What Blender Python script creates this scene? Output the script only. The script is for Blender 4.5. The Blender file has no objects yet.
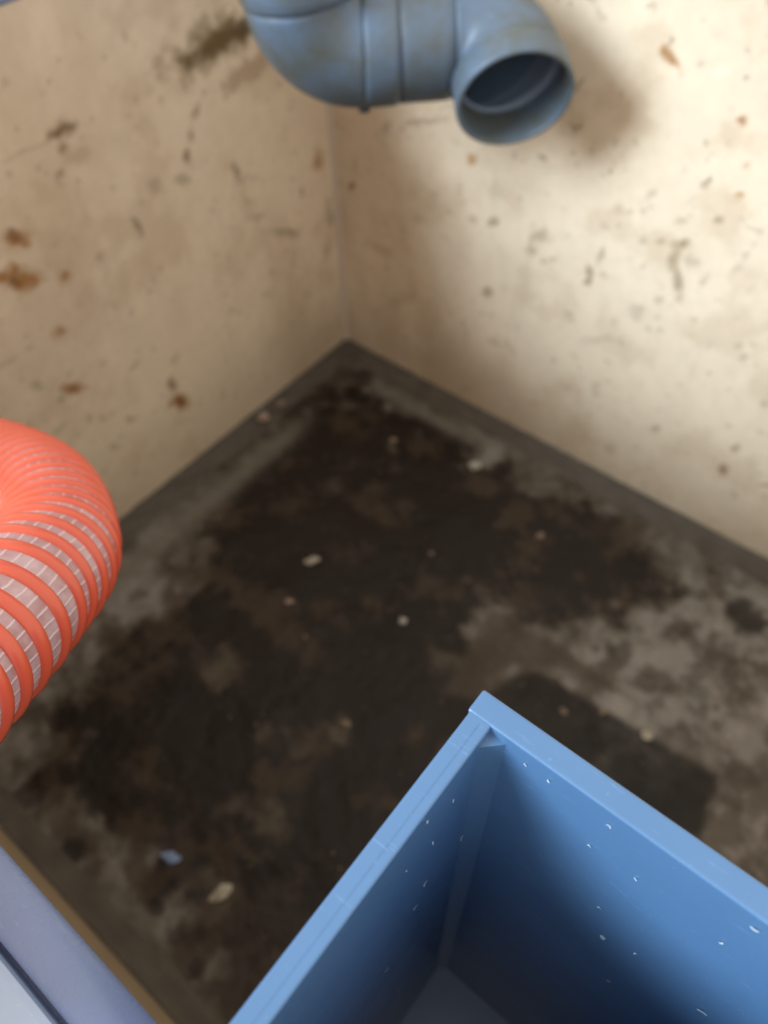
import bpy, bmesh, math
import numpy as np
from mathutils import Vector, Matrix, noise

# ------------------------------------------------------------------ camera
S = bpy.context.scene
CAMM = np.array([[-0.62710509, -0.62436207, 0.46573728],
                 [0.77868176, -0.48726343, 0.39525822],
                 [-0.01984749, 0.61052957, 0.79474473 - 0.003]])
CAMP = np.array([0.0, 0.0, 1.0])
FPX = 769.0
cam_d = bpy.data.cameras.new('camera')
cam = bpy.data.objects.new('camera', cam_d)
S.collection.objects.link(cam)
m4 = Matrix([list(CAMM[0]) + [0], list(CAMM[1]) + [0], list(CAMM[2]) + [1.0], [0, 0, 0, 1]])
cam.matrix_world = m4
cam_d.sensor_fit = 'VERTICAL'
cam_d.sensor_height = 36.0
cam_d.lens = FPX / 1024 * 36.0
cam_d.clip_start = 0.01
cam_d.clip_end = 100
cam_d.dof.use_dof = True
cam_d.dof.focus_distance = 0.29
cam_d.dof.aperture_fstop = 6.6
S.camera = cam

# ------------------------------------------------------------------ world, light, exposure
W = bpy.data.worlds.new('World'); S.world = W; W.use_nodes = True
W.node_tree.nodes['Background'].inputs[0].default_value = (1.0, 0.91, 0.81, 1)
W.node_tree.nodes['Background'].inputs[1].default_value = 0.58
sun_d = bpy.data.lights.new('daylight', 'SUN'); sun_d.energy = 1.9; sun_d.angle = math.radians(24)
sun_d.color = (0.76, 0.90, 1.0)
sun = bpy.data.objects.new('daylight', sun_d); S.collection.objects.link(sun)
sun.rotation_euler = Vector((-1.60, 0.77, -1.0)).to_track_quat('-Z', 'Y').to_euler()
sun.location = (1, -1.5, 3)
S.view_settings.view_transform = 'Standard'; S.view_settings.look = 'None'
S.view_settings.exposure = 1.06; S.view_settings.gamma = 1.0
S.render.engine = 'CYCLES'
S.cycles.max_bounces = 10; S.cycles.diffuse_bounces = 8

# ------------------------------------------------------------------ measuring helpers: photo measurements -> points on real planes
def ray(px, py): return CAMM @ np.array([px - 384.0, 512.0 - py, -FPX])
def on_plane(px, py, ax, v):
    r = ray(px, py); t = (v - CAMP[ax]) / r[ax]
    return CAMP + r * t, t * FPX           # point, depth
def at(px, py, d): return Vector(CAMP + ray(px, py) / FPX * d)

# ------------------------------------------------------------------ helpers
def link(o): S.collection.objects.link(o); return o
def mesh_obj(name, me, mat, parent=None):
    o = bpy.data.objects.new(name, me)
    if mat: me.materials.append(mat)
    link(o)
    if parent: o.parent = parent
    return o
def bm_obj(name, bm, mat, parent=None, smooth=False):
    me = bpy.data.meshes.new(name); bm.to_mesh(me); bm.free()
    if smooth:
        for p in me.polygons: p.use_smooth = True
    return mesh_obj(name, me, mat, parent)
def thing(name, label, cat, group=None, loc=(0, 0, 0)):
    o = bpy.data.objects.new(name, None); link(o); o.location = loc; o.empty_display_size = .05
    o['label'] = label; o['category'] = cat
    if group: o['group'] = group
    return o
def tag(o, label, cat, group=None):
    o['label'] = label; o['category'] = cat
    if group: o['group'] = group
    return o
def box_bm(x0, x1, y0, y1, z0, z1, bev=0.0, seg=2):
    bm = bmesh.new()
    bmesh.ops.create_cube(bm, size=1)
    for v in bm.verts:
        v.co = Vector(((x0 + x1) / 2 + v.co.x * (x1 - x0), (y0 + y1) / 2 + v.co.y * (y1 - y0), (z0 + z1) / 2 + v.co.z * (z1 - z0)))
    if bev: bmesh.ops.bevel(bm, geom=bm.edges[:], offset=bev, segments=seg, profile=.6, affect='EDGES')
    return bm
def hexa_bm(bot, top, bev=0.0, seg=2):
    """eight corners, bottom four and top four, counter-clockwise from above"""
    bm = bmesh.new()
    b = [bm.verts.new(p) for p in bot]; t = [bm.verts.new(p) for p in top]
    bm.faces.new(b[::-1]); bm.faces.new(t)
    for i in range(4): bm.faces.new((b[i], b[(i + 1) % 4], t[(i + 1) % 4], t[i]))
    if bev: bmesh.ops.bevel(bm, geom=bm.edges[:], offset=bev, segments=seg, profile=.6, affect='EDGES')
    bmesh.ops.recalc_face_normals(bm, faces=bm.faces[:])
    return bm

def frames(pts):
    T = []
    n = len(pts)
    for i in range(n):
        T.append((pts[min(i + 1, n - 1)] - pts[max(i - 1, 0)]).normalized())
    up = Vector((0, 0, 1)) if abs(T[0].z) < .9 else Vector((1, 0, 0))
    N = [(up - T[0] * up.dot(T[0])).normalized()]
    for i in range(1, n):
        q = T[i - 1].rotation_difference(T[i]); v = q @ N[-1]
        N.append((v - T[i] * v.dot(T[i])).normalized())
    return T, N, [T[i].cross(N[i]) for i in range(n)]
def resample(pts, step):
    L = [0.0]
    for a, b in zip(pts, pts[1:]): L.append(L[-1] + (b - a).length)
    n = max(2, int(L[-1] / step)); out = []; j = 0
    for i in range(n + 1):
        s = L[-1] * i / n
        while j < len(L) - 2 and L[j + 1] < s: j += 1
        t = (s - L[j]) / max(1e-9, L[j + 1] - L[j]); out.append(pts[j].lerp(pts[j + 1], t))
    return out, L[-1]
def catmull(P, k=24):
    out = []; P = [P[0] * 2 - P[1]] + P + [P[-1] * 2 - P[-2]]
    for i in range(1, len(P) - 2):
        a, b, c, d = P[i - 1:i + 3]
        for j in range(k):
            t = j / k
            out.append(.5 * ((2 * b) + (c - a) * t + (2 * a - 5 * b + 4 * c - d) * t * t + (3 * b - a - 3 * c + d) * t ** 3))
    out.append(P[-2]); return out
class Path:
    def __init__(s, pts, step=.002):
        s.p, s.L = resample(pts, step); s.T, s.N, s.B = frames(s.p); s.n = len(s.p)
    def at(s, d):
        u = max(0, min(1, d / s.L)) * (s.n - 1); i = min(int(u), s.n - 2); t = u - i
        return s.p[i].lerp(s.p[i + 1], t), s.N[i].lerp(s.N[i + 1], t).normalized(), s.B[i].lerp(s.B[i + 1], t).normalized(), s.T[i]
def sweep(path, prof, segs=72):
    """prof: list of (distance along path, radius); returns a bmesh of the revolved skin with UV (u round, v along)"""
    bm = bmesh.new(); uv = bm.loops.layers.uv.new('UVMap'); rings = []
    for d, r in prof:
        c, N, B, T = path.at(d)
        rings.append([bm.verts.new(c + (N * math.cos(a) + B * math.sin(a)) * r) for a in [2 * math.pi * k / segs for k in range(segs)]])
    for i in range(len(rings) - 1):
        for k in range(segs):
            f = bm.faces.new((rings[i][k], rings[i][(k + 1) % segs], rings[i + 1][(k + 1) % segs], rings[i + 1][k]))
            us = (k / segs, (k + 1) / segs, (k + 1) / segs, k / segs); vs = (prof[i][0], prof[i][0], prof[i + 1][0], prof[i + 1][0])
            for l, a, b in zip(f.loops, us, vs): l[uv].uv = (a, b)
            f.smooth = True
    return bm

# ------------------------------------------------------------------ materials
def mat(name, col, rough=.5, spec=.5, **kw):
    m = bpy.data.materials.new(name); m.use_nodes = True
    b = m.node_tree.nodes['Principled BSDF']
    b.inputs['Base Color'].default_value = (*col, 1); b.inputs['Roughness'].default_value = rough
    b.inputs['Specular IOR Level'].default_value = spec
    for k, v in kw.items(): b.inputs[k.replace('_', ' ')].default_value = v
    return m
def nn(m, t, **kw):
    n = m.node_tree.nodes.new(t)
    for k, v in kw.items(): setattr(n, k, v)
    return n
def lk(m, a, b): m.node_tree.links.new(a, b)
def tex(m, scale, detail=6, rough=.6, obj=True):
    tc = nn(m, 'ShaderNodeTexCoord'); n = nn(m, 'ShaderNodeTexNoise')
    n.inputs['Scale'].default_value = scale; n.inputs['Detail'].default_value = detail; n.inputs['Roughness'].default_value = rough
    lk(m, tc.outputs['Object'], n.inputs['Vector']); return n
def ramp(m, src, p0, p1, c0=(0, 0, 0, 1), c1=(1, 1, 1, 1)):
    r = nn(m, 'ShaderNodeValToRGB'); r.color_ramp.elements[0].position = p0; r.color_ramp.elements[1].position = p1
    r.color_ramp.elements[0].color = c0; r.color_ramp.elements[1].color = c1
    lk(m, src, r.inputs[0]); return r
def mix(m, fac, a, b, mode='MIX'):
    n = nn(m, 'ShaderNodeMix', data_type='RGBA', blend_type=mode)
    for s, v in ((n.inputs[0], fac), (n.inputs[6], a), (n.inputs[7], b)):
        if isinstance(v, (int, float)): s.default_value = v
        elif isinstance(v, tuple): s.default_value = (*v, 1) if len(v) == 3 else v
        else: lk(m, v, s)
    return n.outputs[2]
def bump(m, src, strength, dist):
    b = nn(m, 'ShaderNodeBump'); b.inputs['Strength'].default_value = strength; b.inputs['Distance'].default_value = dist
    lk(m, src, b.inputs['Height']); lk(m, b.outputs[0], m.node_tree.nodes['Principled BSDF'].inputs['Normal']); return b
def bsdf(m): return m.node_tree.nodes['Principled BSDF']

def surface_mat(name, bump_d, rough):
    """colour comes from the dirt painted on the surface (vertex colours) broken up by fine noise"""
    m = mat(name, (.5, .5, .5), rough)
    a = nn(m, 'ShaderNodeVertexColor', layer_name='dirt')
    n1 = tex(m, 55, 8, .7); n2 = tex(m, 400, 4, .6)
    v = ramp(m, n1.outputs[0], .3, .7, (.94, .935, .93, 1), (1.05, 1.05, 1.05, 1))
    c = mix(m, 1.0, a.outputs['Color'], v.outputs[0], 'MULTIPLY')
    v2 = ramp(m, n2.outputs[0], .3, .7, (.97, .97, .97, 1), (1.02, 1.02, 1.02, 1))
    c = mix(m, 1.0, c, v2.outputs[0], 'MULTIPLY')
    lk(m, c, bsdf(m).inputs['Base Color'])
    r = nn(m, 'ShaderNodeMath', operation='MULTIPLY_ADD'); lk(m, n1.outputs[0], r.inputs[0]); r.inputs[1].default_value = .35; r.inputs[2].default_value = rough - .17
    lk(m, r.outputs[0], bsdf(m).inputs['Roughness'])
    bump(m, n1.outputs[0], .35, bump_d)
    return m
M_wall = surface_mat('cream_wall', .0015, .40)
M_floor = surface_mat('sludge_floor', .005, .6); bsdf(M_floor).inputs['Specular IOR Level'].default_value = .22
_a = nn(M_floor, 'ShaderNodeVertexColor', layer_name='dirt'); _b = nn(M_floor, 'ShaderNodeRGBToBW'); lk(M_floor, _a.outputs[0], _b.inputs[0])
_m = nn(M_floor, 'ShaderNodeMapRange'); lk(M_floor, _b.outputs[0], _m.inputs[0])
for _i, _v in ((1, .012), (2, .12), (3, .42), (4, .8)): _m.inputs[_i].default_value = _v
lk(M_floor, _m.outputs[0], bsdf(M_floor).inputs['Roughness'])

def pvc(name, col, rough, dirt=.0, scr=.12, dirtcol=(.095, .10, .07), wear=.3):
    m = mat(name, col, rough)
    n = tex(m, 9, 6, .6); s = tex(m, 260, 3, .5)
    c = mix(m, ramp(m, n.outputs[0], .35, .7).outputs[0], tuple(x * .92 for x in col), tuple(min(1, x * 1.07) for x in col))
    if dirt:
        d = tex(m, 13, 7, .65); dd = ramp(m, d.outputs[0], .5 - dirt * .2, .62)
        f = nn(m, 'ShaderNodeMath', operation='MULTIPLY'); lk(m, dd.outputs[0], f.inputs[0]); f.inputs[1].default_value = dirt
        c = mix(m, f.outputs[0], c, dirtcol)
    lk(m, c, bsdf(m).inputs['Base Color'])
    tc = nn(m, 'ShaderNodeTexCoord'); mp = nn(m, 'ShaderNodeMapping'); lk(m, tc.outputs['Object'], mp.inputs[0]); mp.inputs['Scale'].default_value = (60, 9, 60); mp.inputs['Rotation'].default_value = (.4, .2, .5)
    sc = nn(m, 'ShaderNodeTexNoise'); sc.inputs['Scale'].default_value = 9; sc.inputs['Detail'].default_value = 3; lk(m, mp.outputs[0], sc.inputs[0])
    sr = ramp(m, sc.outputs[0], .66, .74, (0, 0, 0, 1), (wear, wear, wear, 1))
    c = mix(m, sr.outputs[0], c, tuple(min(1, x * 1.5 + .06) for x in col))
    du = ramp(m, tex(m, 600, 2, .5).outputs[0], .70, .76, (0, 0, 0, 1), (wear, wear, wear, 1)); c = mix(m, du.outputs[0], c, tuple(min(1, x * 1.4 + .12) for x in col))
    lk(m, c, bsdf(m).inputs['Base Color'])
    r = nn(m, 'ShaderNodeMath', operation='MULTIPLY_ADD'); lk(m, s.outputs[0], r.inputs[0]); r.inputs[1].default_value = scr; r.inputs[2].default_value = rough - scr / 2
    lk(m, r.outputs[0], bsdf(m).inputs['Roughness'])
    bump(m, s.outputs[0], .08, .0006)
    return m
M_bin = pvc('blue_pvc', (.098, .215, .415), .24)
M_pipe = pvc('blue_grey_pipe', (.115, .185, .30), .46, dirt=.85)
M_pipe_in = pvc('blue_grey_pipe_inside', (.11, .17, .27), .4, dirt=.3)
M_frame = pvc('pale_frame', (.22, .28, .46), .28)
M_flange = pvc('pale_flange', (.50, .64, .84), .4)
M_seal2 = mat('seal_grey', (.19, .26, .37), .5)
M_seal = mat('sealant', (.66, .56, .47), .5)
M_cove = None
M_ground = mat('outer_ground', (.16, .15, .13), .9)
g = tex(M_ground, 18, 8, .7); lk(M_ground, ramp(M_ground, g.outputs[0], .3, .7, (.10, .09, .075, 1), (.24, .22, .19, 1)).outputs[0], bsdf(M_ground).inputs['Base Color']); bump(M_ground, g.outputs[0], .6, .01)

# hose
M_rib = mat('orange_rib', (.70, .105, .050), .24, .5, Coat_Weight=.5, Coat_Roughness=.18, Subsurface_Weight=.15, Subsurface_Scale=.004)
bsdf(M_rib).inputs['Subsurface Radius'].default_value = (1, .35, .2)
n = tex(M_rib, 300, 3, .5); bump(M_rib, n.outputs[0], .1, .0005)
M_web = mat('clear_hose_web', (.80, .50, .52), .25, .5, Transmission_Weight=.25)
uvn = nn(M_web, 'ShaderNodeUVMap', uv_map='UVMap'); sep = nn(M_web, 'ShaderNodeSeparateXYZ'); lk(M_web, uvn.outputs[0], sep.inputs[0])
def mth(m, op, a, b=None):
    n = nn(m, 'ShaderNodeMath', operation=op)
    for i, v in enumerate((a, b)):
        if v is None: continue
        if isinstance(v, (int, float)): n.inputs[i].default_value = v
        else: lk(m, v, n.inputs[i])
    return n.outputs[0]
wob = tex(M_web, 90, 3, .5)
u = mth(M_web, 'ADD', mth(M_web, 'MULTIPLY', sep.outputs[0], 34.0), mth(M_web, 'MULTIPLY', wob.outputs[0], .45))
fr = mth(M_web, 'ABSOLUTE', mth(M_web, 'SUBTRACT', mth(M_web, 'FRACT', u), .5))
thr = ramp(M_web, fr, .02, .16, (1, 1, 1, 1), (0, 0, 0, 1))
v_ = ramp(M_web, tex(M_web, 60, 5, .6).outputs[0], .35, .65, (.52, .28, .30, 1), (.74, .54, .58, 1))
lk(M_web, mix(M_web, thr.outputs[0], v_.outputs[0], (.74, .58, .60)), bsdf(M_web).inputs['Base Color'])
tw = ramp(M_web, fr, .03, .10, (.02, .02, .02, 1), (.22, .22, .22, 1)); lk(M_web, tw.outputs[0], bsdf(M_web).inputs['Transmission Weight'])
bump(M_web, thr.outputs[0], .5, .0006)
M_core = mat('hose_inside', (.55, .16, .12), .6)

# ------------------------------------------------------------------ dirt painting on dense sheets
def fbm(P, scale, seed, octv=5, gain=.55):
    """vectorised value noise, P is N x 2"""
    out = np.zeros(len(P)); amp = 1; tot = 0
    for o in range(octv):
        q = P * scale * 2 ** o + seed * 17.13 + o * 5.7
        i = np.floor(q).astype(np.int64); f = q - i; f = f * f * (3 - 2 * f)
        def h(a, b):
            n = (a * 374761393 + b * 668265263 + seed * 1274126177) & 0xffffffff
            n = ((n ^ (n >> 13)) * 1274126177) & 0xffffffff
            return ((n ^ (n >> 16)) & 0xffff) / 65535.0
        x0, y0 = i[:, 0], i[:, 1]
        v = (h(x0, y0) * (1 - f[:, 0]) + h(x0 + 1, y0) * f[:, 0]) * (1 - f[:, 1]) + (h(x0, y0 + 1) * (1 - f[:, 0]) + h(x0 + 1, y0 + 1) * f[:, 0]) * f[:, 1]
        out += v * amp; tot += amp; amp *= gain
    return out / tot
def sstep(a, b, x):
    t = np.clip((x - a) / (b - a), 0, 1); return t * t * (3 - 2 * t)
def poly_sd(P, poly):
    """signed distance to a polygon, positive inside"""
    d = np.full(len(P), 1e9); ins = np.zeros(len(P), bool); n = len(poly)
    for i in range(n):
        a = poly[i]; b = poly[(i + 1) % n]; e = b - a; w = P - a
        t = np.clip((w @ e) / (e @ e), 0, 1); d = np.minimum(d, np.linalg.norm(w - t[:, None] * e, axis=1))
        c = ((a[1] > P[:, 1]) != (b[1] > P[:, 1])) & (P[:, 0] < (b[0] - a[0]) * (P[:, 1] - a[1]) / (b[1] - a[1] + 1e-12) + a[0])
        ins ^= c
    return np.where(ins, d, -d)
def blend(col, c, a): return col * (1 - a[:, None]) + np.array(c)[None, :] * a[:, None]
def grid_sheet(name, ax, v, r0, r1, step, mat_, parent, colour_fn, height_fn=None, flip=False):
    (a0, a1), (b0, b1) = r0, r1
    na = int((a1 - a0) / step) + 1; nb = int((b1 - b0) / step) + 1
    A, B = np.meshgrid(np.linspace(a0, a1, na), np.linspace(b0, b1, nb), indexing='ij')
    P = np.stack([A.ravel(), B.ravel()], 1); co = np.zeros((na * nb, 3)); oth = [i for i in range(3) if i != ax]
    co[:, oth[0]] = P[:, 0]; co[:, oth[1]] = P[:, 1]; co[:, ax] = v
    if height_fn is not None: co[:, ax] += height_fn(P)
    idx = np.arange(na * nb).reshape(na, nb)
    F = np.stack([idx[:-1, :-1], idx[1:, :-1], idx[1:, 1:], idx[:-1, 1:]], -1).reshape(-1, 4)
    if flip: F = F[:, ::-1]
    me = bpy.data.meshes.new(name); me.vertices.add(len(co)); me.vertices.foreach_set('co', co.ravel())
    me.loops.add(F.size); me.loops.foreach_set('vertex_index', F.ravel().astype(np.int32))
    me.polygons.add(len(F)); me.polygons.foreach_set('loop_start', (np.arange(len(F)) * 4).astype(np.int32))
    me.polygons.foreach_set('loop_total', np.full(len(F), 4, np.int32)); me.polygons.foreach_set('use_smooth', np.ones(len(F), bool))
    me.update(calc_edges=True)
    at_ = me.color_attributes.new('dirt', 'FLOAT_COLOR', 'POINT')
    c = np.clip(colour_fn(P), 0, 1); at_.data.foreach_set('color', np.concatenate([c, np.ones((len(c), 1))], 1).ravel())
    return mesh_obj(name, me, mat_, parent)

# ------------------------------------------------------------------ the tank
X0, X1, Y0, Y1, ZT = -.88, .10, -.83, .62, .722
ZF = -.012
tank = thing('tank', 'cream walled sunken tank with stained walls and a dark sludge covered floor', 'tank', loc=(0, 0, 0))

def F(px, py): return on_plane(px, py, 2, 0.0)[0][:2]
def poly(px): return np.array([F(*p) for p in px])
DARK1 = poly([(345, 372), (372, 384), (440, 425), (520, 478), (600, 500), (655, 545), (668, 600), (600, 618), (540, 610), (492, 598), (478, 650), (500, 690),
              (540, 760), (480, 820), (330, 960), (250, 985), (215, 930), (150, 860), (110, 830), (60, 800), (30, 780), (60, 700), (110, 650), (170, 610), (205, 540), (225, 480), (270, 430)])
DARK2 = poly([(215, 900), (290, 900), (330, 960), (250, 1090), (170, 1000)])
RECT_MARK = poly([(520, 668), (548, 672), (722, 772), (704, 838), (560, 790), (490, 690)])
BROWN = poly([(478, 618), (494, 602), (560, 640), (640, 700), (560, 668), (515, 662), (478, 700), (440, 690)])
BLANKS = [((215, 662), .030, .5), ((268, 822), .032, .5), ((300, 735), .020, .35), ((335, 480), .02, .25), ((392, 440), .013, .5), ((345, 722), .018, .55),
          ((235, 800), .02, .35), ((440, 655), .030, .35), ((345, 402), .02, .4), ((265, 735), .016, .3), ((215, 888), .03, .45), ((130, 770), .02, .15),
          ((405, 500), .02, .18), ((330, 550), .02, .12)]
DBLOB = [((112, 730), .026, 1.), ((70, 845), .018, .8), ((750, 612), .03, .8), ((640, 560), .035, .5), ((560, 590), .035, .5), ((25, 790), .02, .5),
         ((700, 690), .02, .25), ((620, 650), .02, .25), ((590, 530), .04, .5), ((720, 560), .02, .3), ((90, 775), .02, .6), ((150, 905), .012, .7),
         ((195, 965), .012, .6), ((175, 930), .012, .5), ((160, 690), .04, .7), ((40, 740), .02, .4)]
def floor_col(P):
    wn = np.stack([fbm(P, 22, 3) - .5, fbm(P, 22, 4) - .5], 1) * .05
    Q = P + wn; big = fbm(P, 9, 1, 6, .6); fine = fbm(P, 60, 2, 5, .6); mid = fbm(P, 28, 9, 5, .6)
    # bare, grey silty concrete
    c = np.tile(np.array([.225, .210, .190]), (len(P), 1))
    c = blend(c, (.085, .068, .050), sstep(.38, .62, big) * .8)
    c = blend(c, (.29, .27, .24), sstep(.50, .70, mid) * .6)
    c = blend(c, (.05, .038, .027), sstep(.55, .68, fbm(P, 34, 31, 5, .6)) * .5)
    # brown half-dry edge of the sludge
    sd = poly_sd(Q, DARK1) + (mid - .5) * .17 + (fine - .5) * .05
    c = blend(c, (.050, .037, .026), sstep(-.055, .01, sd) * .85)
    c = blend(c, (.012, .0080, .0055), sstep(-.012, .03, sd) * .95)
    c = blend(c, (.055, .038, .025), sstep(.52, .72, fbm(P, 19, 33, 5, .6)) * .75)
    sd = poly_sd(Q, DARK2) + (mid - .5) * .12
    c = blend(c, (.035, .026, .019), sstep(-.01, .03, sd) * .7)
    for (p, r, a) in BLANKS:
        d = np.linalg.norm(Q - F(*p), axis=1) / r + (fine - .5) * 1.6
        c = blend(c, (.105, .085, .063), sstep(1.3, .15, d) * min(1, a * 1.5))
    for (p, r, a) in DBLOB:
        d = np.linalg.norm(P + wn * .5 - F(*p), axis=1) / r + (fine - .5) * 1.2
        c = blend(c, (.011, .008, .006), sstep(1.2, .7, d) * a)
    c = blend(c, (.062, .046, .032), sstep(-.006, .012, poly_sd(P + wn * .2, BROWN)) * .8)
    # dark rectangular mark painted on the floor behind the box
    sd = poly_sd(P + wn * .07, RECT_MARK) + (fine - .5) * .009
    c = blend(c, (.010, .0075, .005), np.clip(sstep(-.008, .008, sd) * (.93 + .5 * (mid - .5)), 0, 1))
    # small flecks
    fl = fbm(P, 150, 6, 2); c = blend(c, (.12, .10, .08), sstep(.86, .92, fl) * .5)
    # paler silt band along the foot of both walls
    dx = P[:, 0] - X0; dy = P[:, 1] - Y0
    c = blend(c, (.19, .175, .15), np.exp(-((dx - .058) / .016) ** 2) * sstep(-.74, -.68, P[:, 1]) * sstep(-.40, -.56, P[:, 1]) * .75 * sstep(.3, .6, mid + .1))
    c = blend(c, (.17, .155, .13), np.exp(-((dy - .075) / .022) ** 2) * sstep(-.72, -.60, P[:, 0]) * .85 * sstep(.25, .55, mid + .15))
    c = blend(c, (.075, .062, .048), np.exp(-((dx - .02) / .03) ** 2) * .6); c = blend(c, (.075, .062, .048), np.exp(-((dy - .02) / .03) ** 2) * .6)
    return c
def floor_h(P):
    return (fbm(P, 16, 11, 5, .5) - .5) * .008 + (fbm(P, 90, 12, 3, .5) - .5) * .002
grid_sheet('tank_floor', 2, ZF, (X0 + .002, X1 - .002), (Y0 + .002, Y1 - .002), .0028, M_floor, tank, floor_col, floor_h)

RUST = (.36, .16, .04); RUSTD = (.19, .085, .03); OCH = (.42, .20, .04); OLV = (.17, .10, .03); GRY = (.29, .225, .15); DRK = (.055, .036, .012); TAN = (.33, .20, .10)
# x, y, half width, half height (photo measures), tilt in degrees, colour, strength
LEFTB = [(224, 38, 54, 11, 33, DRK, .95), (214, 44, 60, 22, 33, OLV, .75), (250, 22, 16, 8, 33, DRK, .9), (250, 70, 38, 12, 40, TAN, .6), (66, 128, 17, 9, 15, OLV, .85), (52, 134, 9, 6, 0, OLV, .7),
         (30, 150, 45, 3, 25, OLV, .35), (64, 148, 8, 6, 30, OLV, .5), (80, 155, 16, 10, 30, TAN, .35), (60, 172, 6, 5, 0, OLV, .5), (17, 128, 5, 5, 0, OLV, .4),
         (196, 112, 4, 8, -10, RUSTD, .5), (191, 134, 4, 10, -10, RUSTD, .55), (186, 156, 5, 7, 0, RUSTD, .75),
         (18, 240, 15, 9, -10, RUST, .85), (14, 236, 8, 7, 0, RUSTD, .5), (22, 277, 21, 13, 0, RUST, .95), (14, 281, 8, 6, 0, RUSTD, .7), (0, 276, 10, 8, 0, RUST, .9), (64, 278, 8, 8, 20, RUST, .85),
         (61, 331, 8, 7, 20, RUST, .75), (75, 388, 13, 6, 10, RUST, .85), (72, 389, 6, 4, 10, RUSTD, .6), (172, 383, 5, 9, 0, RUSTD, .7), (180, 403, 10, 9, 0, RUST, .9), (180, 402, 5, 4, 0, RUSTD, .7),
         (318, 160, 6, 11, -10, OCH, .75), (302, 190, 3, 5, 0, RUSTD, .5), (137, 226, 4, 11, 35, GRY, .8), (237, 173, 4, 11, 25, GRY, .8), (284, 232, 16, 5, 0, GRY, .75), (155, 185, 8, 12, 50, GRY, .4), (182, 180, 10, 5, 0, GRY, .5),
         (252, 217, 9, 4, 30, GRY, .35), (100, 256, 5, 6, 0, GRY, .45), (125, 145, 10, 20, 40, GRY, .15), (330, 215, 5, 12, 10, GRY, .5), (327, 250, 4, 12, 5, GRY, .4), (306, 293, 6, 8, 0, GRY, .3),
         (37, 385, 5, 5, 0, GRY, .5), (60, 400, 4, 4, 0, GRY, .5), (90, 415, 5, 4, 0, GRY, .4), (115, 447, 6, 4, 0, GRY, .5), (102, 418, 4, 3, 0, GRY, .5), (130, 420, 5, 4, 0, GRY, .5), (173, 361, 4, 4, 0, GRY, .4)]
RIGHTB = [(671, 58, 16, 6, -52, OCH, .6), (672, 60, 12, 5, -52, RUST, .6), (665, 50, 5, 5, 0, RUST, .7), (742, 121, 6, 7, 20, RUST, .95), (739, 195, 7, 5, 30, OCH, .85), (747, 166, 5, 3, 40, OCH, .5),
          (474, 159, 6, 6, 0, OCH, .7), (420, 122, 28, 3, 5, RUSTD, .45), (385, 128, 14, 5, 40, GRY, .4), (353, 187, 4, 5, 0, RUSTD, .8), (354, 165, 3, 10, 0, GRY, .5), (493, 222, 6, 6, 0, GRY, .7), (472, 219, 5, 5, 0, GRY, .4), (420, 219, 5, 5, 0, GRY, .35),
          (487, 292, 6, 5, 0, RUSTD, .55), (495, 195, 8, 16, 0, GRY, .18), (540, 236, 11, 10, 20, OLV, .45), (533, 250, 8, 5, 0, GRY, .5), (553, 260, 5, 4, 0, GRY, .4), (601, 255, 4, 12, -15, GRY, .6), (589, 272, 5, 9, 0, OLV, .6), (588, 281, 5, 4, 0, RUSTD, .5),
          (617, 209, 7, 6, 0, TAN, .35), (683, 244, 11, 6, 15, OLV, .7), (673, 262, 7, 14, 5, OLV, .5), (678, 282, 6, 14, 0, OLV, .55), (690, 262, 8, 12, 20, GRY, .4), (680, 298, 4, 5, 0, OLV, .4), (661, 243, 6, 5, 0, GRY, .6), (683, 221, 6, 4, 0, TAN, .5), (705, 186, 6, 4, 30, GRY, .6),
          (689, 201, 6, 3, 30, GRY, .35), (718, 219, 6, 3, 30, GRY, .7), (643, 240, 5, 4, 0, GRY, .4), (704, 281, 8, 4, 45, GRY, .35), (637, 312, 7, 8, 0, GRY, .35), (694, 320, 6, 5, 0, GRY, .4), (658, 301, 5, 4, 0, GRY, .4), (596, 386, 6, 6, 0, GRY, .3),
          (722, 470, 7, 7, 0, RUSTD, .7), (656, 429, 5, 5, 0, RUSTD, .55), (737, 448, 6, 5, 0, GRY, .7), (745, 359, 4, 4, 0, GRY, .5), (766, 404, 4, 5, 0, GRY, .6), (611, 449, 7, 5, 0, TAN, .35), (600, 340, 20, 4, 5, GRY, .25), (720, 72, 10, 4, 0, (.75, .74, .70), .5),
          (614, 143, 5, 5, 0, GRY, .35), (400, 300, 30, 6, 25, TAN, .25), (440, 200, 40, 20, 10, TAN, .2), (700, 150, 30, 12, 20, TAN, .10), (735, 270, 8, 4, 30, GRY, .3), (739, 345, 5, 3, 0, GRY, .4), (380, 250, 18, 5, -30, TAN, .3)]
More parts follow.
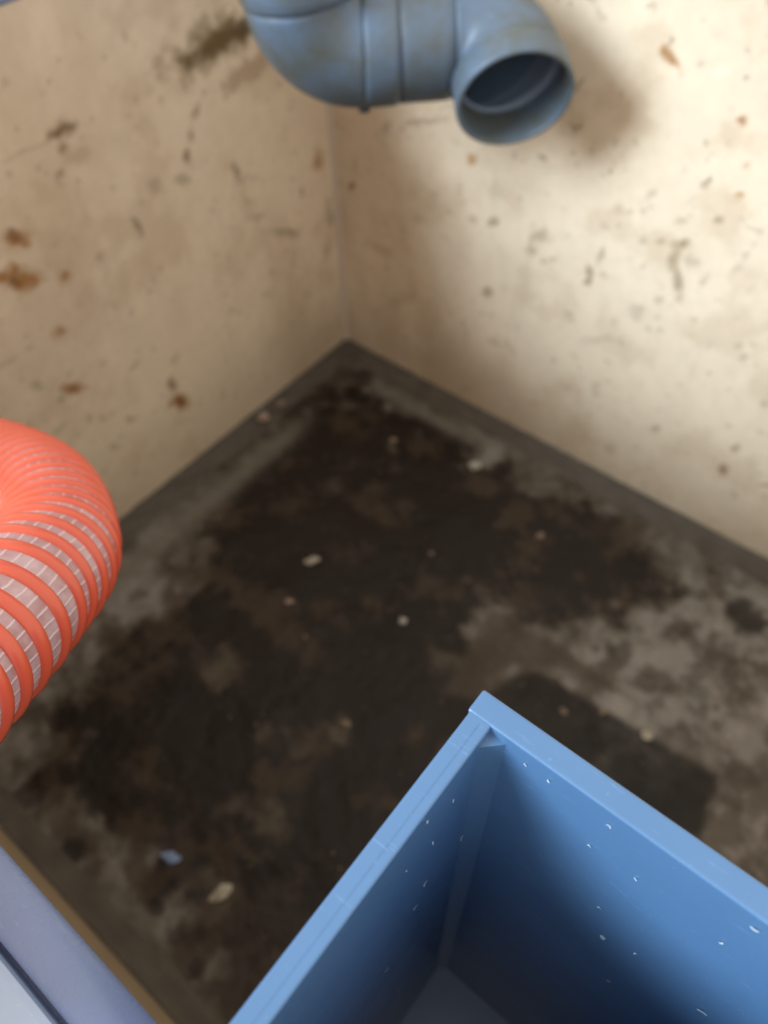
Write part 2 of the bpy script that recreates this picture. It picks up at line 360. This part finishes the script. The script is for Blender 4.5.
def wall_col(ax, v, blobs, base, seed, tint=None):
    oth = [i for i in range(3) if i != ax]
    info = []
    for (px, py, rx, ry, an, c, a) in blobs:
        P, d = on_plane(px, py, ax, v)
        ang = math.radians(an)
        e1, _ = on_plane(px + rx * math.cos(ang), py - rx * math.sin(ang), ax, v); e2, _ = on_plane(px + ry * math.sin(ang), py + ry * math.cos(ang), ax, v)
        info.append((P[oth], (e1 - P)[oth], (e2 - P)[oth], c, a))
    def fn(P):
        c = np.tile(np.array(base), (len(P), 1))
        big = fbm(P, 6, seed, 5, .55); fine = fbm(P, 75, seed + 1, 4, .6); mid = fbm(P, 24, seed + 2, 5, .6)
        c = c * (0.90 + .18 * big[:, None])
        z = P[:, 1]
        c = blend(c, (.40, .27, .16), sstep(.45, .7, fbm(P * np.array([1, .5]), 5, seed + 3)) * .35)
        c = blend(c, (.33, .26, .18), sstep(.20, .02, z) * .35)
        # specks
        sp = fbm(P, 120, seed + 4, 2); c = blend(c, (.25, .19, .13), sstep(.80, .87, sp) * sstep(.45, .6, mid) * .7)
        sp = fbm(P, 60, seed + 5, 2); c = blend(c, (.30, .24, .17), sstep(.78, .86, sp) * .35)
        st = fbm(P * np.array([1, .06]), 70, seed + 8, 3); c = blend(c, (.46, .35, .22), sstep(.66, .80, st) * sstep(.45, .65, fbm(P, 8, seed + 9)) * .18)
        bl = fbm(P, 14, seed + 10, 5, .6); c = blend(c, (.52, .38, .24), sstep(.54, .72, bl) * .30)
        wn = np.stack([fbm(P, 110, seed + 6, 3) - .5, fbm(P, 110, seed + 7, 3) - .5], 1) * .009
        for (p, e1, e2, cc, a) in info:
            D = P - p; near = np.abs(D).sum(1) < 3.5 * (np.abs(e1).sum() + np.abs(e2).sum()) + .03
            i = np.where(near)[0]
            if not len(i): continue
            E = np.linalg.inv(np.stack([e1, e2], 1)); q = (E @ (D[i] + wn[i]).T).T
            d = np.sqrt((q ** 2).sum(1)) + (fine[i] - .5) * 1.5
            al = sstep(1.35, .25, d) * a; c[i] = blend(c[i], cc, al)
        if tint is not None: c = tint(P, c, mid)
        return c
    return fn
BASE = (.84, .715, .555)
def wall_h(seed):
    return lambda P: (fbm(P, 7, seed, 3, .5) - .5) * .004
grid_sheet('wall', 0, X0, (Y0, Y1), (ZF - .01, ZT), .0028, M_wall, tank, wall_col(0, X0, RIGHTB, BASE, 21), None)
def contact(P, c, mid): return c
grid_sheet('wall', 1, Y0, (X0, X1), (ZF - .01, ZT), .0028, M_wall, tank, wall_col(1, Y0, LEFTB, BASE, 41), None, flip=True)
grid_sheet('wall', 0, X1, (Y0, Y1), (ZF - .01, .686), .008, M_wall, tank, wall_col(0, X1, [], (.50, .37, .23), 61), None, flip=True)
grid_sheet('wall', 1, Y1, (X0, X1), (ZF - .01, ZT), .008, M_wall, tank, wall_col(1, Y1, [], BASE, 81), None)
# body behind the sheets, so that the walls have thickness
for (a, b, c_, d, zz) in ((X0 - .022, X0 - .004, Y0 - .022, Y1 + .022, ZT - .004), (X1 + .004, X1 + .022, Y0 - .022, Y1 + .022, .688), (X0 - .003, X1 + .003, Y0 - .022, Y0 - .004, ZT - .004), (X0 - .003, X1 + .003, Y1 + .004, Y1 + .022, ZT - .004)):
    bm_obj('outer_wall', box_bm(a, b, c_, d, -.03, zz), M_flange, tank)
# cove strips along the foot of the walls: displaced, dirty
def cove(a, b, n, name, seed):
    """triangular fillet from a to b along the wall, n points into the tank"""
    a = Vector(a); b = Vector(b); n = Vector(n); L = (b - a).length; k = int(L / .004)
    prof = [(0.0, .004), (.004, .003), (.012, -.004), (.022, -.0085), (.030, -.010), (.036, -.020)]
    co = []; cols = []; F_ = []
    for i in range(k + 1):
        p = a.lerp(b, i / k)
        for j, (u, z) in enumerate(prof):
            w = noise.noise(p * 24 + Vector((seed, j * .4, 0))) * .004 + noise.noise(p * 90 + Vector((seed, j, 3))) * .0018
            q = p + n * (u + (w if j > 0 else 0)) + Vector((0, 0, z + (abs(w) * .7 if j < 5 else 0))); co.append(q)
            t = .5 + .5 * noise.noise(p * 30 + Vector((j * .7, seed, 5))); t2 = .5 + .5 * noise.noise(p * 110 + Vector((j, seed, 9)))
            d = .055 + .075 * t * (.6 + .4 * t2); cols.append((d * 1.08, d * .93, d * .76, 1))
    m = len(prof)
    for i in range(k):
        for j in range(m - 1): F_.append((i * m + j, i * m + j + 1, (i + 1) * m + j + 1, (i + 1) * m + j))
    me = bpy.data.meshes.new(name); me.from_pydata(co, [], F_); me.update()
    for p in me.polygons: p.use_smooth = True
    at_ = me.color_attributes.new('dirt', 'FLOAT_COLOR', 'POINT')
    for i, c in enumerate(cols): at_.data[i].color = c
    return mesh_obj(name, me, M_floor, tank)
cove((X0 + .001, Y0 + .001, 0), (X0 + .001, Y1, 0), (1, 0, 0), 'cove_strip', 1.3)
cove((X0 + .001, Y0 + .001, 0), (X1, Y0 + .001, 0), (0, 1, 0), 'cove_strip', 7.7)
cove((X1 - .001, Y0 + .001, 0), (X1 - .001, Y1, 0), (-1, 0, 0), 'cove_strip', 4.1)
# sealant bead up the corner
bm = bmesh.new(); rings = []
for i in range(90):
    z = .004 + (ZT - .01) * i / 89; r = .0045 + .0012 * noise.noise(Vector((0, 0, z * 40)))
    rings.append([bm.verts.new((X0 + .0005 + r * 1.3 * math.cos(t) * 1.0, Y0 + .0005 + r * 1.3 * math.sin(t), z)) for t in [math.pi / 2 * k / 5 for k in range(6)]])
for a, b in zip(rings, rings[1:]):
    for k in range(5): bm.faces.new((a[k], a[k + 1], b[k + 1], b[k]))
bm_obj('sealant_bead', bm, M_seal, tank, True)
# rims: round bead along the inner edge, flat flange outside
def bar(name, a, b, r, mt, squash=1.0):
    a = Vector(a); b = Vector(b); pth = Path([a, b], .01)
    bm = sweep(pth, [(0, r * .6), (.002, r), (pth.L - .002, r), (pth.L, r * .6)], 28)
    if squash != 1:
        for v in bm.verts: v.co.z = a.z + (v.co.z - a.z) * squash
    return bm_obj(name, bm, mt, tank, True)
bar('rim_bead', (.0430, Y0 + .012, .700), (.0430, -.060, .700), .0092, M_frame)
bm_obj('rim_flange', box_bm(.0545, .40, Y0 - .25, -.060, .690, .7035, .003), M_flange, tank)
bm_obj('rim_flange', box_bm(.090, .40, -.0585, .14, .690, .7035, .003), M_flange, tank)
bm_obj('rim_flange', box_bm(.0545, .40, .1415, Y1 + .05, .690, .7035, .003), M_flange, tank)
bm_obj('rim_web', box_bm(.041, .0565, Y0 + .014, -.062, .684, .694), M_frame, tank)
bar('rim_bead', (X0 - .01, Y0 - .006, ZT - .002), (X1 - .05, Y0 - .006, ZT - .002), .0085, M_frame)
bm_obj('rim_flange', box_bm(X0 - .2, X1 - .048, Y0 - .20, Y0 - .018, .705, .7185, .003), M_flange, tank)
bar('rim_bead', (X0 - .006, Y0 - .004, ZT - .0022), (X0 - .006, Y1, ZT - .0022), .0085, M_frame)
bm_obj('rim_flange', box_bm(X0 - .2, X0 - .018, Y0 - .016, Y1 + .05, .705, .7185, .003), M_flange, tank)
bm_obj('rim_flange', box_bm(X0 - .014, .052, Y1 + .004, Y1 + .2, .705, .7185, .003), M_flange, tank)
# ground round the sunken tank
bm = bmesh.new()
o4 = [(-6, -6), (6, -6), (6, 6), (-6, 6)]; i4 = [(X0 - .03, Y0 - .03), (X1 + .03, Y0 - .03), (X1 + .03, Y1 + .03), (X0 - .03, Y1 + .03)]
ov = [bm.verts.new((x, y, .66)) for x, y in o4]; iv = [bm.verts.new((x, y, .66)) for x, y in i4]; dv = [bm.verts.new((x, y, -.05)) for x, y in i4]
for i in range(4):
    j = (i + 1) % 4; bm.faces.new((ov[i], ov[j], iv[j], iv[i])); bm.faces.new((iv[i], iv[j], dv[j], dv[i]))
bm.faces.new(dv[::-1])
o = bm_obj('ground', bm, M_ground); o['kind'] = 'structure'

# ------------------------------------------------------------------ the blue box
bx = thing('plastic_box', 'open blue plastic box with thick welded walls in the foreground above the dark tank floor', 'box', loc=(0, 0, 0))
BZ = .75; BT = .0097
ox0, ox1, oy0, oy1 = -.1080, .070, -.0488, .125
tp = .006                                                  # the walls lean in by this much at the foot
def wallplate(name, ob, it, bev=.0016):
    pass
zb = .262
def ring_at(z):
    t = (BZ - z) / (BZ - zb); e = tp * t
    return (ox0 + e, ox1 - e, oy0 + e, oy1 - e)
def plate(side, inset=0.0, ztop=BZ):
    a = ring_at(zb); b = ring_at(ztop)
    def rect(r, z):
        x0, x1, y0, y1 = r; T = BT
        if side == 'far': return [(x0, y0, z), (x0 + T, y0, z), (x0 + T, y1, z), (x0, y1, z)]
        if side == 'near': return [(x1 - T, y0, z), (x1, y0, z), (x1, y1, z), (x1 - T, y1, z)]
        if side == 'left': return [(x0 + T - .003, y0 + inset, z), (x1 - T + .003, y0 + inset, z), (x1 - T + .003, y0 + T, z), (x0 + T - .003, y0 + T, z)]
        if side == 'right': return [(x0 + T + .0004, y1 - T, z), (x1 - T - .0004, y1 - T, z), (x1 - T - .0004, y1, z), (x0 + T + .0004, y1, z)]
    return hexa_bm(rect(a, zb), rect(b, ztop), .0011, 3)
for s, i_, zt in (('far', 0, BZ), ('near', 0, BZ), ('left', .0008, BZ - .0003), ('right', 0, BZ - .0004)):
    o = bm_obj('box_wall', plate(s, i_, zt), M_bin, bx)
    for p in o.data.polygons: p.use_smooth = False
r = ring_at(zb)
bm_obj('box_floor', box_bm(r[0] + BT, r[1] - BT, r[2] + BT, r[3] - BT, zb, zb + .012), M_bin, bx)
# corner strip welded inside the corner, stopping below the rim
def corner_strip(sx, sy, w, ztop):
    a = ring_at(zb + .012); b = ring_at(ztop)
    def tri(r, z, w):
        cx = (r[0] + BT) if sx < 0 else (r[1] - BT); cy = (r[2] + BT) if sy < 0 else (r[3] - BT)
        return [(cx, cy, z), (cx - sx * w, cy, z), (cx, cy - sy * w, z)]
    bm = bmesh.new(); A = [bm.verts.new(p) for p in tri(a, zb + .012, w)]; B = [bm.verts.new(p) for p in tri(b, ztop, w)]
    bm.faces.new(A); bm.faces.new(B)
    for i in range(3): bm.faces.new((A[i], A[(i + 1) % 3], B[(i + 1) % 3], B[i]))
    bmesh.ops.recalc_face_normals(bm, faces=bm.faces[:])
    return bm
for sx in (-1, 1):
    for sy in (-1, 1): bm_obj('corner_strip', corner_strip(sx, sy, .0066, BZ - .0055), M_bin, bx)
# raised block standing on the bottom inside the box
bm_obj('hanging_lip', box_bm(ox1 + .0002, .125, .0, .10, .7045, .7105, .001), M_bin, bx)
# thin weld line along the left rim
bm_obj('rim_line', hexa_bm([(ox0 + BT + .002, oy0 + .0058, BZ - .001), (ox1 - BT - .002, oy0 + .0058, BZ - .001), (ox1 - BT - .002, oy0 + .0061, BZ - .001), (ox0 + BT + .002, oy0 + .0061, BZ - .001)],
                          [(ox0 + BT + .002, oy0 + .0058, BZ - .00018), (ox1 - BT - .002, oy0 + .0058, BZ - .00018), (ox1 - BT - .002, oy0 + .0061, BZ - .00018), (ox0 + BT + .002, oy0 + .0061, BZ - .00018)]), M_bin, bx)

# ------------------------------------------------------------------ blue-grey drain pipe with two bends
pipe = thing('drain_pipe', 'blue grey plastic drain pipe with two bends hanging at the back corner', 'pipe', loc=(0, 0, 0))
R = .0602
Pm = at(446, 38, .836)
E1 = Pm + Vector((.7071, -.7071, 0)) * .153; E2 = Pm - Vector((.7071, -.7071, 0)) * .0605
def bend(p, a, b, r, k=20):
    """arc at corner p between unit directions a (towards p) and b (away from p)"""
    ang = a.angle(b); t = r * math.tan(ang / 2); s = p - a * t; c = s + (b - a * a.dot(b)).normalized() * r
    out = []
    ax = a.cross(b).normalized()
    for i in range(k + 1): out.append(c + Matrix.Rotation(ang * i / k, 3, ax) @ (s - c))
    return out, t
d0 = Vector((0, 0, -1)); d1 = Vector((-.7071, .7071, 0)); d2 = Vector((.66, .68, -.36)).normalized()
arc1, t1 = bend(E1, d0, d1, .058); arc2, t2 = bend(E2, d1, d2, .055)
top = E1 - d0 * .5; mouth = arc2[-1] + d2 * .038
pts = [top] + arc1 + arc2 + [mouth]
path = Path(pts, .002)
s_a1 = (arc1[0] - top).length; L1 = 0
for a, b in zip(arc1, arc1[1:]): L1 += (b - a).length
s_e1 = s_a1 + L1; s_a2 = s_e1 + (arc2[0] - arc1[-1]).length
L2 = sum((b - a).length for a, b in zip(arc2, arc2[1:])); s_e2 = s_a2 + L2; s_end = path.L
def piece(name, s0, s1, r, n=14, segs=80, extra=None):
    g_ = .0022
    prof = [(s0, r - .005), (s0, r - .0022), (s0 + g_, r)] + [(s0 + g_ + (s1 - s0 - 2 * g_) * i / n, r) for i in range(1, n)] + [(s1 - g_, r), (s1, r - .0022), (s1, r - .005)]
    return bm_obj(name, sweep(path, prof, segs), M_pipe, pipe, True)
piece('riser', 0, s_a1 - .035, R - .001, 6)
piece('socket', s_a1 - .035, s_a1 + .006, R + .0035, 4)
piece('bend', s_a1 + .006, s_e1 + .001, R + .001, 24)
mid_s = (s_e1 + s_a2) / 2
piece('coupling', s_e1 + .001, mid_s - .012, R + .002, 6)
piece('coupling', mid_s - .012, s_a2 - .005, R, 6)
piece('bend', s_a2 - .005, s_e2 + .004, R - .001, 24)
r = R + .0030; q = s_e2 + .004
prof = [(q, r - .006), (q, r - .002), (q + .002, r), (s_end - .003, r), (s_end - .0012, r - .0006), (s_end, r - .0022), (s_end, r - .0036), (s_end - .0012, r - .0052), (s_end - .004, r - .0058), (s_end - .042, r - .0062)]
o = bm_obj('mouth_socket', sweep(path, prof, 96), M_pipe, pipe, True)
prof = [(s_end - .042, r - .0060), (s_end - .0425, r - .0095), (s_end - .0445, r - .0112), (s_end - .0485, r - .0112), (s_end - .051, r - .009), (s_end - .06, r - .0085)]
bm_obj('seal_ring', sweep(path, prof, 96), M_seal2, pipe, True)
prof = [(s_end - .06 - .01 * i, r - .0085) for i in range(int((s_end - .07) / .01))]
bm_obj('inner_wall', sweep(path, prof, 64), M_pipe_in, pipe, True)
# small locking tab under the first coupling
c, N, B, T = path.at(s_e1 + .002)
lowdir = Vector((.35, .25, -.9)); lowdir = (lowdir - T * lowdir.dot(T)).normalized()
pc = c + lowdir * (R + .0035)
bm = box_bm(-.006, .006, -.004, .004, -.003, .003, .001); 
rot = Matrix((T, T.cross(lowdir), lowdir)).transposed().to_4x4(); bmesh.ops.transform(bm, matrix=Matrix.Translation(pc) @ rot, verts=bm.verts[:])
bm_obj('locking_tab', bm, mat('black_rubber', (.02, .022, .025), .6), pipe)

# ------------------------------------------------------------------ orange spiral hose
hose = thing('suction_hose', 'orange spiral ribbed suction hose bending over the tank edge', 'hose', loc=(0, 0, 0))
HR = .0325
ctrl = [Vector((.42, -.16, .752)), Vector((.26, -.165, .757)), at(-300, 960, .205), at(-175, 790, .245), at(-68, 682, .300), at(10, 604, .355), at(56, 545, .43), at(34, 484, .53), at(-42, 455, .65), at(-150, 462, .74)]
ctrl += [Vector((.045, -.825, .40))]
print('HOSE', [tuple(round(x, 3) for x in c) for c in ctrl])
hp = Path(catmull(ctrl, 30), .002)
n = int(hp.L / .004)
bm_obj('hose_wall', sweep(hp, [(hp.L * i / n, HR) for i in range(n + 1)], 96), M_web, hose, True)
bm_obj('hose_inside', sweep(hp, [(hp.L * i / n, HR - .0045) for i in range(n + 1)], 48), M_core, hose, True)
PITCH = .0165; RW = .0043; RHt = .0034
turns = hp.L / PITCH; K = 72; total = int(turns * K); bm = bmesh.new(); prev = None
for i in range(total):
    s = hp.L * i / total; a = 2 * math.pi * i / K
    c, N, B, T = hp.at(s); rad = N * math.cos(a) + B * math.sin(a)
    sec = []
    for k in range(9):
        t = math.pi * k / 8; sec.append(bm.verts.new(c + rad * (HR - .0008 + RHt * math.sin(t) ** .8) + T * (RW * math.cos(t))))
    if prev:
        for k in range(8):
            f = bm.faces.new((prev[k], prev[k + 1], sec[k + 1], sec[k])); f.smooth = True
    prev = sec
bmesh.ops.recalc_face_normals(bm, faces=bm.faces[:])
bm_obj('spiral_rib', bm, M_rib, hose, True)
# cuff where the hose enters the side wall
hp2 = Path([Vector((.0465, -.828, .398)), Vector((.038, -.806, .413))], .002)
bm_obj('hose_cuff', sweep(hp2, [(0, HR), (0, HR + .012), (.004, HR + .013), (.020, HR + .008), (hp2.L, HR + .003)], 48), M_pipe, hose, True)

# ------------------------------------------------------------------ debris on the floor
def stone_bm(rx, ry, rz, seed, sub=2, rough=.6):
    bm = bmesh.new(); bmesh.ops.create_icosphere(bm, subdivisions=sub, radius=1)
    for v in bm.verts:
        k = 1 + rough * noise.noise(v.co * 1.3 + Vector((seed * 3.1, 0, 0))) + rough * .4 * noise.noise(v.co * 3.5 + Vector((0, seed, 0)))
        v.co = Vector((v.co.x * rx * k, v.co.y * ry * k, v.co.z * rz * k))
    return bm
def chipmat(name, col, rough=.6):
    m = mat(name, col, rough); t = tex(m, 160, 5, .6)
    lk(m, mix(m, ramp(m, t.outputs[0], .35, .65).outputs[0], tuple(x * .55 for x in col), col), bsdf(m).inputs['Base Color']); return m
C_pale = chipmat('pale_chip', (.46, .42, .33)); C_white = chipmat('white_chip', (.58, .56, .50)); C_tan = chipmat('tan_chip', (.24, .18, .13)); C_blue = chipmat('blue_chip', (.24, .33, .55), .35); C_pink = chipmat('pinkish_chip', (.42, .31, .25))
DEB = [  # x, y, half sizes in mm, turn, material, name, label, category
    (312, 561, 12, 6, 4, 25, C_pale, 'stone_chip', 'pale oval stone chip alone on the black sludge at the middle of the floor', 'stone'),
    (475, 466, 10, 7, 5, 0, C_white, 'mortar_crumb', 'white lumpy mortar crumb on the sludge close to the right wall', 'crumb'),
    (403, 621, 6, 5, 4, 0, C_white, 'mortar_crumb', 'small round white crumb in the centre of the dark sludge', 'crumb'),
    (171, 858, 12, 7, 3, -15, C_blue, 'plastic_scrap', 'bluish plastic scrap on the sludge between the hose and the box', 'scrap'),
    (222, 893, 13, 8, 3, 30, C_pale, 'stone_chip', 'large cream chip with a brown side just right of the blue scrap', 'stone'),
    (346, 724, 8, 5, 3, -40, C_tan, 'stone_chip', 'tan chip on a muddy patch beside the left rim of the blue box', 'stone'),
    (263, 418, 11, 9, 6, 30, C_pink, 'mortar_lump', 'pinkish mortar lump on the strip at the foot of the left wall', 'crumb'),
    (281, 405, 10, 7, 5, 30, C_tan, 'mortar_lump', 'rusty tan lump next to the pinkish one at the foot of the left wall', 'crumb'),
    (176, 1004, 9, 13, 3, 10, C_tan, 'leaf_scrap', 'brown tan scrap lying at the near edge of the floor below the box', 'scrap'),
    (646, 736, 7, 7, 4, 0, C_pale, 'stone_chip', 'pale round pebble on the dark rectangular mark behind the box', 'stone'),
    (602, 712, 5, 5, 3, 0, C_tan, 'stone_chip', 'dull brown pebble on the dark rectangular mark left of the pale pebble', 'stone'),
    (563, 712, 5, 5, 3, 0, C_tan, 'stone_chip', 'brown grain at the left part of the dark rectangular mark', 'stone'),
    (540, 536, 7, 5, 3, 20, C_tan, 'stone_chip', 'faint brownish chip right of centre below the right wall', 'stone'),
    (289, 602, 6, 4, 3, 0, C_pink, 'stone_chip', 'small reddish grain below the pale oval chip', 'stone'),
    (431, 554, 4, 3.5, 3, 0, C_tan, 'stone_chip', 'tiny tan grain right of the pale oval chip', 'stone'),
    (393, 440, 7, 6, 3, 0, C_tan, 'mud_lump', 'light brown mud lump near the far corner of the floor', 'lump'),
    (305, 637, 3, 3, 2, 0, C_tan, 'stone_chip', 'tiny dull grain between the small white crumb and the muddy patch', 'stone'),
    (492, 411, 8, 5, 6, -20, C_pale, 'mortar_lump', 'pale mortar dab on the right wall foot strip, farther from the back corner', 'crumb'),
    (413, 367, 7, 4, 5, -20, C_pale, 'mortar_lump', 'pale mortar dab on the right wall foot strip, nearer the back corner', 'crumb'),
]
for i, (px, py, a, b, c, rot_, m_, nm, lab, cat) in enumerate(DEB):
    z0 = .006 if nm == 'mortar_lump' else -.011
    P, d = on_plane(px, py, 2, z0)
    bm = stone_bm(a / 1000, b / 1000, c / 1000, i + 1)
    o = bm_obj(nm, bm, m_, None, False); o.location = (P[0], P[1], z0 + c / 2500); o.rotation_euler = (0, 0, math.radians(rot_ + 135))
    tag(o, lab, cat)

# ------------------------------------------------------------------ plastic shavings on the box walls
M_shav = mat('shaving', (.42, .54, .68), .4, .5)
def shaving_mesh(seed, L_, w):
    rs = np.random.RandomState(seed); bm = bmesh.new(); rows = []
    for i in range(5):
        t = i / 4 - .5; x = t * L_; y = math.sin(t * 3 + seed) * L_ * .12; wd = w * (1 - 1.2 * t * t) * rs.uniform(.7, 1.1); z = .0002 + .0002 * math.cos(t * 4 + seed)
        rows.append([bm.verts.new((x, y - wd, z)), bm.verts.new((x, y, z + .0003)), bm.verts.new((x, y + wd, z))])
    for a, b in zip(rows, rows[1:]):
        for k in range(2): bm.faces.new((a[k], a[k + 1], b[k + 1], b[k]))
    return bm
ecx, ecy = ring_at(zb), ring_at(BZ)
def on_tapered(px, py, side):
    """hit on the leaning inner face of the far ('far') or left ('left') box wall"""
    r_ = ray(px, py); k = tp / (BZ - zb)
    if side == 'far': n = np.array([1, 0, k]); p0 = np.array([ox0 + BT, 0, BZ])
    else: n = np.array([0, 1, k]); p0 = np.array([0, oy0 + BT, BZ])
    t = (n @ (p0 - CAMP)) / (n @ r_); return CAMP + r_ * t, n / np.linalg.norm(n)
SHL = 'pale shaving on the %s'
SH = [(426, 821, 'left', 5, 60, 'left inner box wall, upper of a close pair'), (432, 842, 'left', 4, 60, 'left inner box wall, lower of a close pair'), (461, 837, 'left', 5, 45, 'left inner box wall, nearest the dark inner corner'),
      (425, 882, 'left', 6, 50, 'left inner box wall, large and high in the middle'), (415, 906, 'left', 6, 55, 'left inner box wall, large and just below another large one'), (386, 969, 'left', 6, 50, 'left inner box wall, lowest of all'),
      (405, 870, 'left', 3, 80, 'left inner box wall, tiny, right under the rim'), (452, 800, 'left', 3, 30, 'left inner box wall, tiny and high up near the corner'),
      (604, 937, 'far', 6, 90, 'shaded back inner box wall, bright and roundish'), (609, 825, 'far', 5, -20, 'lit back inner box wall, bright, under the middle of the rim'), (590, 845, 'far', 3, 30, 'back inner box wall, tiny, beside the bright one'),
      (636, 878, 'far', 2.5, 0, 'lit back inner box wall, tiny, at its middle'), (755, 928, 'far', 6, 10, 'lit back inner box wall, large, farthest right'), (722, 942, 'far', 3.5, 40, 'lit back inner box wall, left of the farthest right one'),
      (702, 1011, 'far', 7, -10, 'back inner box wall, largest, at the bottom right'), (636, 953, 'far', 3, 70, 'shaded back inner box wall, right of the roundish one'), (600, 907, 'far', 3.5, 60, 'back inner box wall, on the soft shadow edge'),
      (526, 764, 'far', 3, 20, 'back inner box wall, closest to the welded corner'), (549, 780, 'far', 3, -40, 'back inner box wall, second from the welded corner'), (609, 980, 'far', 3, 30, 'shaded back inner box wall, below the roundish one')]
for i, (px, py, sd, sz, an, wh) in enumerate(SH):
    P, nrm = on_tapered(px, py, sd); d = np.linalg.norm(P - CAMP)
    L_ = sz * d / FPX * 1.15
    o = bm_obj('plastic_shaving', shaving_mesh(i, L_, L_ * .34), M_shav, None, True)
    q = Vector(nrm).to_track_quat('Z', 'Y'); o.rotation_mode = 'QUATERNION'
    o.rotation_quaternion = q @ Matrix.Rotation(math.radians(an), 3, 'Z').to_quaternion(); o.location = Vector(P + nrm * .0002)
    tag(o, SHL % wh, 'shaving', 'pale shavings stuck to the inner walls of the box')

# ------------------------------------------------------------------ loose grit on the floor
rs = np.random.RandomState(5); bm = bmesh.new()
for i in range(900):
    x = rs.uniform(X0 + .03, X1 - .02); y = rs.uniform(Y0 + .03, .25)
    if i < 380:
        if i % 2: x = X0 + .03 + abs(rs.normal()) * .03
        else: y = Y0 + .03 + abs(rs.normal()) * .035
    r_ = rs.uniform(.0006, .0013) if rs.rand() < .85 else rs.uniform(.0014, .0026)
    vs = [bm.verts.new((x + r_ * rs.uniform(.6, 1.2) * a, y + r_ * rs.uniform(.6, 1.2) * b, -.0095 + r_ * rs.uniform(.5, 1) * c_)) for a, b, c_ in ((1, 0, 0), (-1, 0, 0), (0, 1, 0), (0, -1, 0), (0, 0, 1), (0, 0, -1))]
    for q in ((0, 2, 4), (2, 1, 4), (1, 3, 4), (3, 0, 4), (2, 0, 5), (1, 2, 5), (3, 1, 5), (0, 3, 5)): bm.faces.new([vs[k] for k in q])
o = bm_obj('floor_grit', bm, C_tan); o['kind'] = 'stuff'; tag(o, 'fine brown grit and crumbs scattered over the sludge covered tank floor', 'grit')
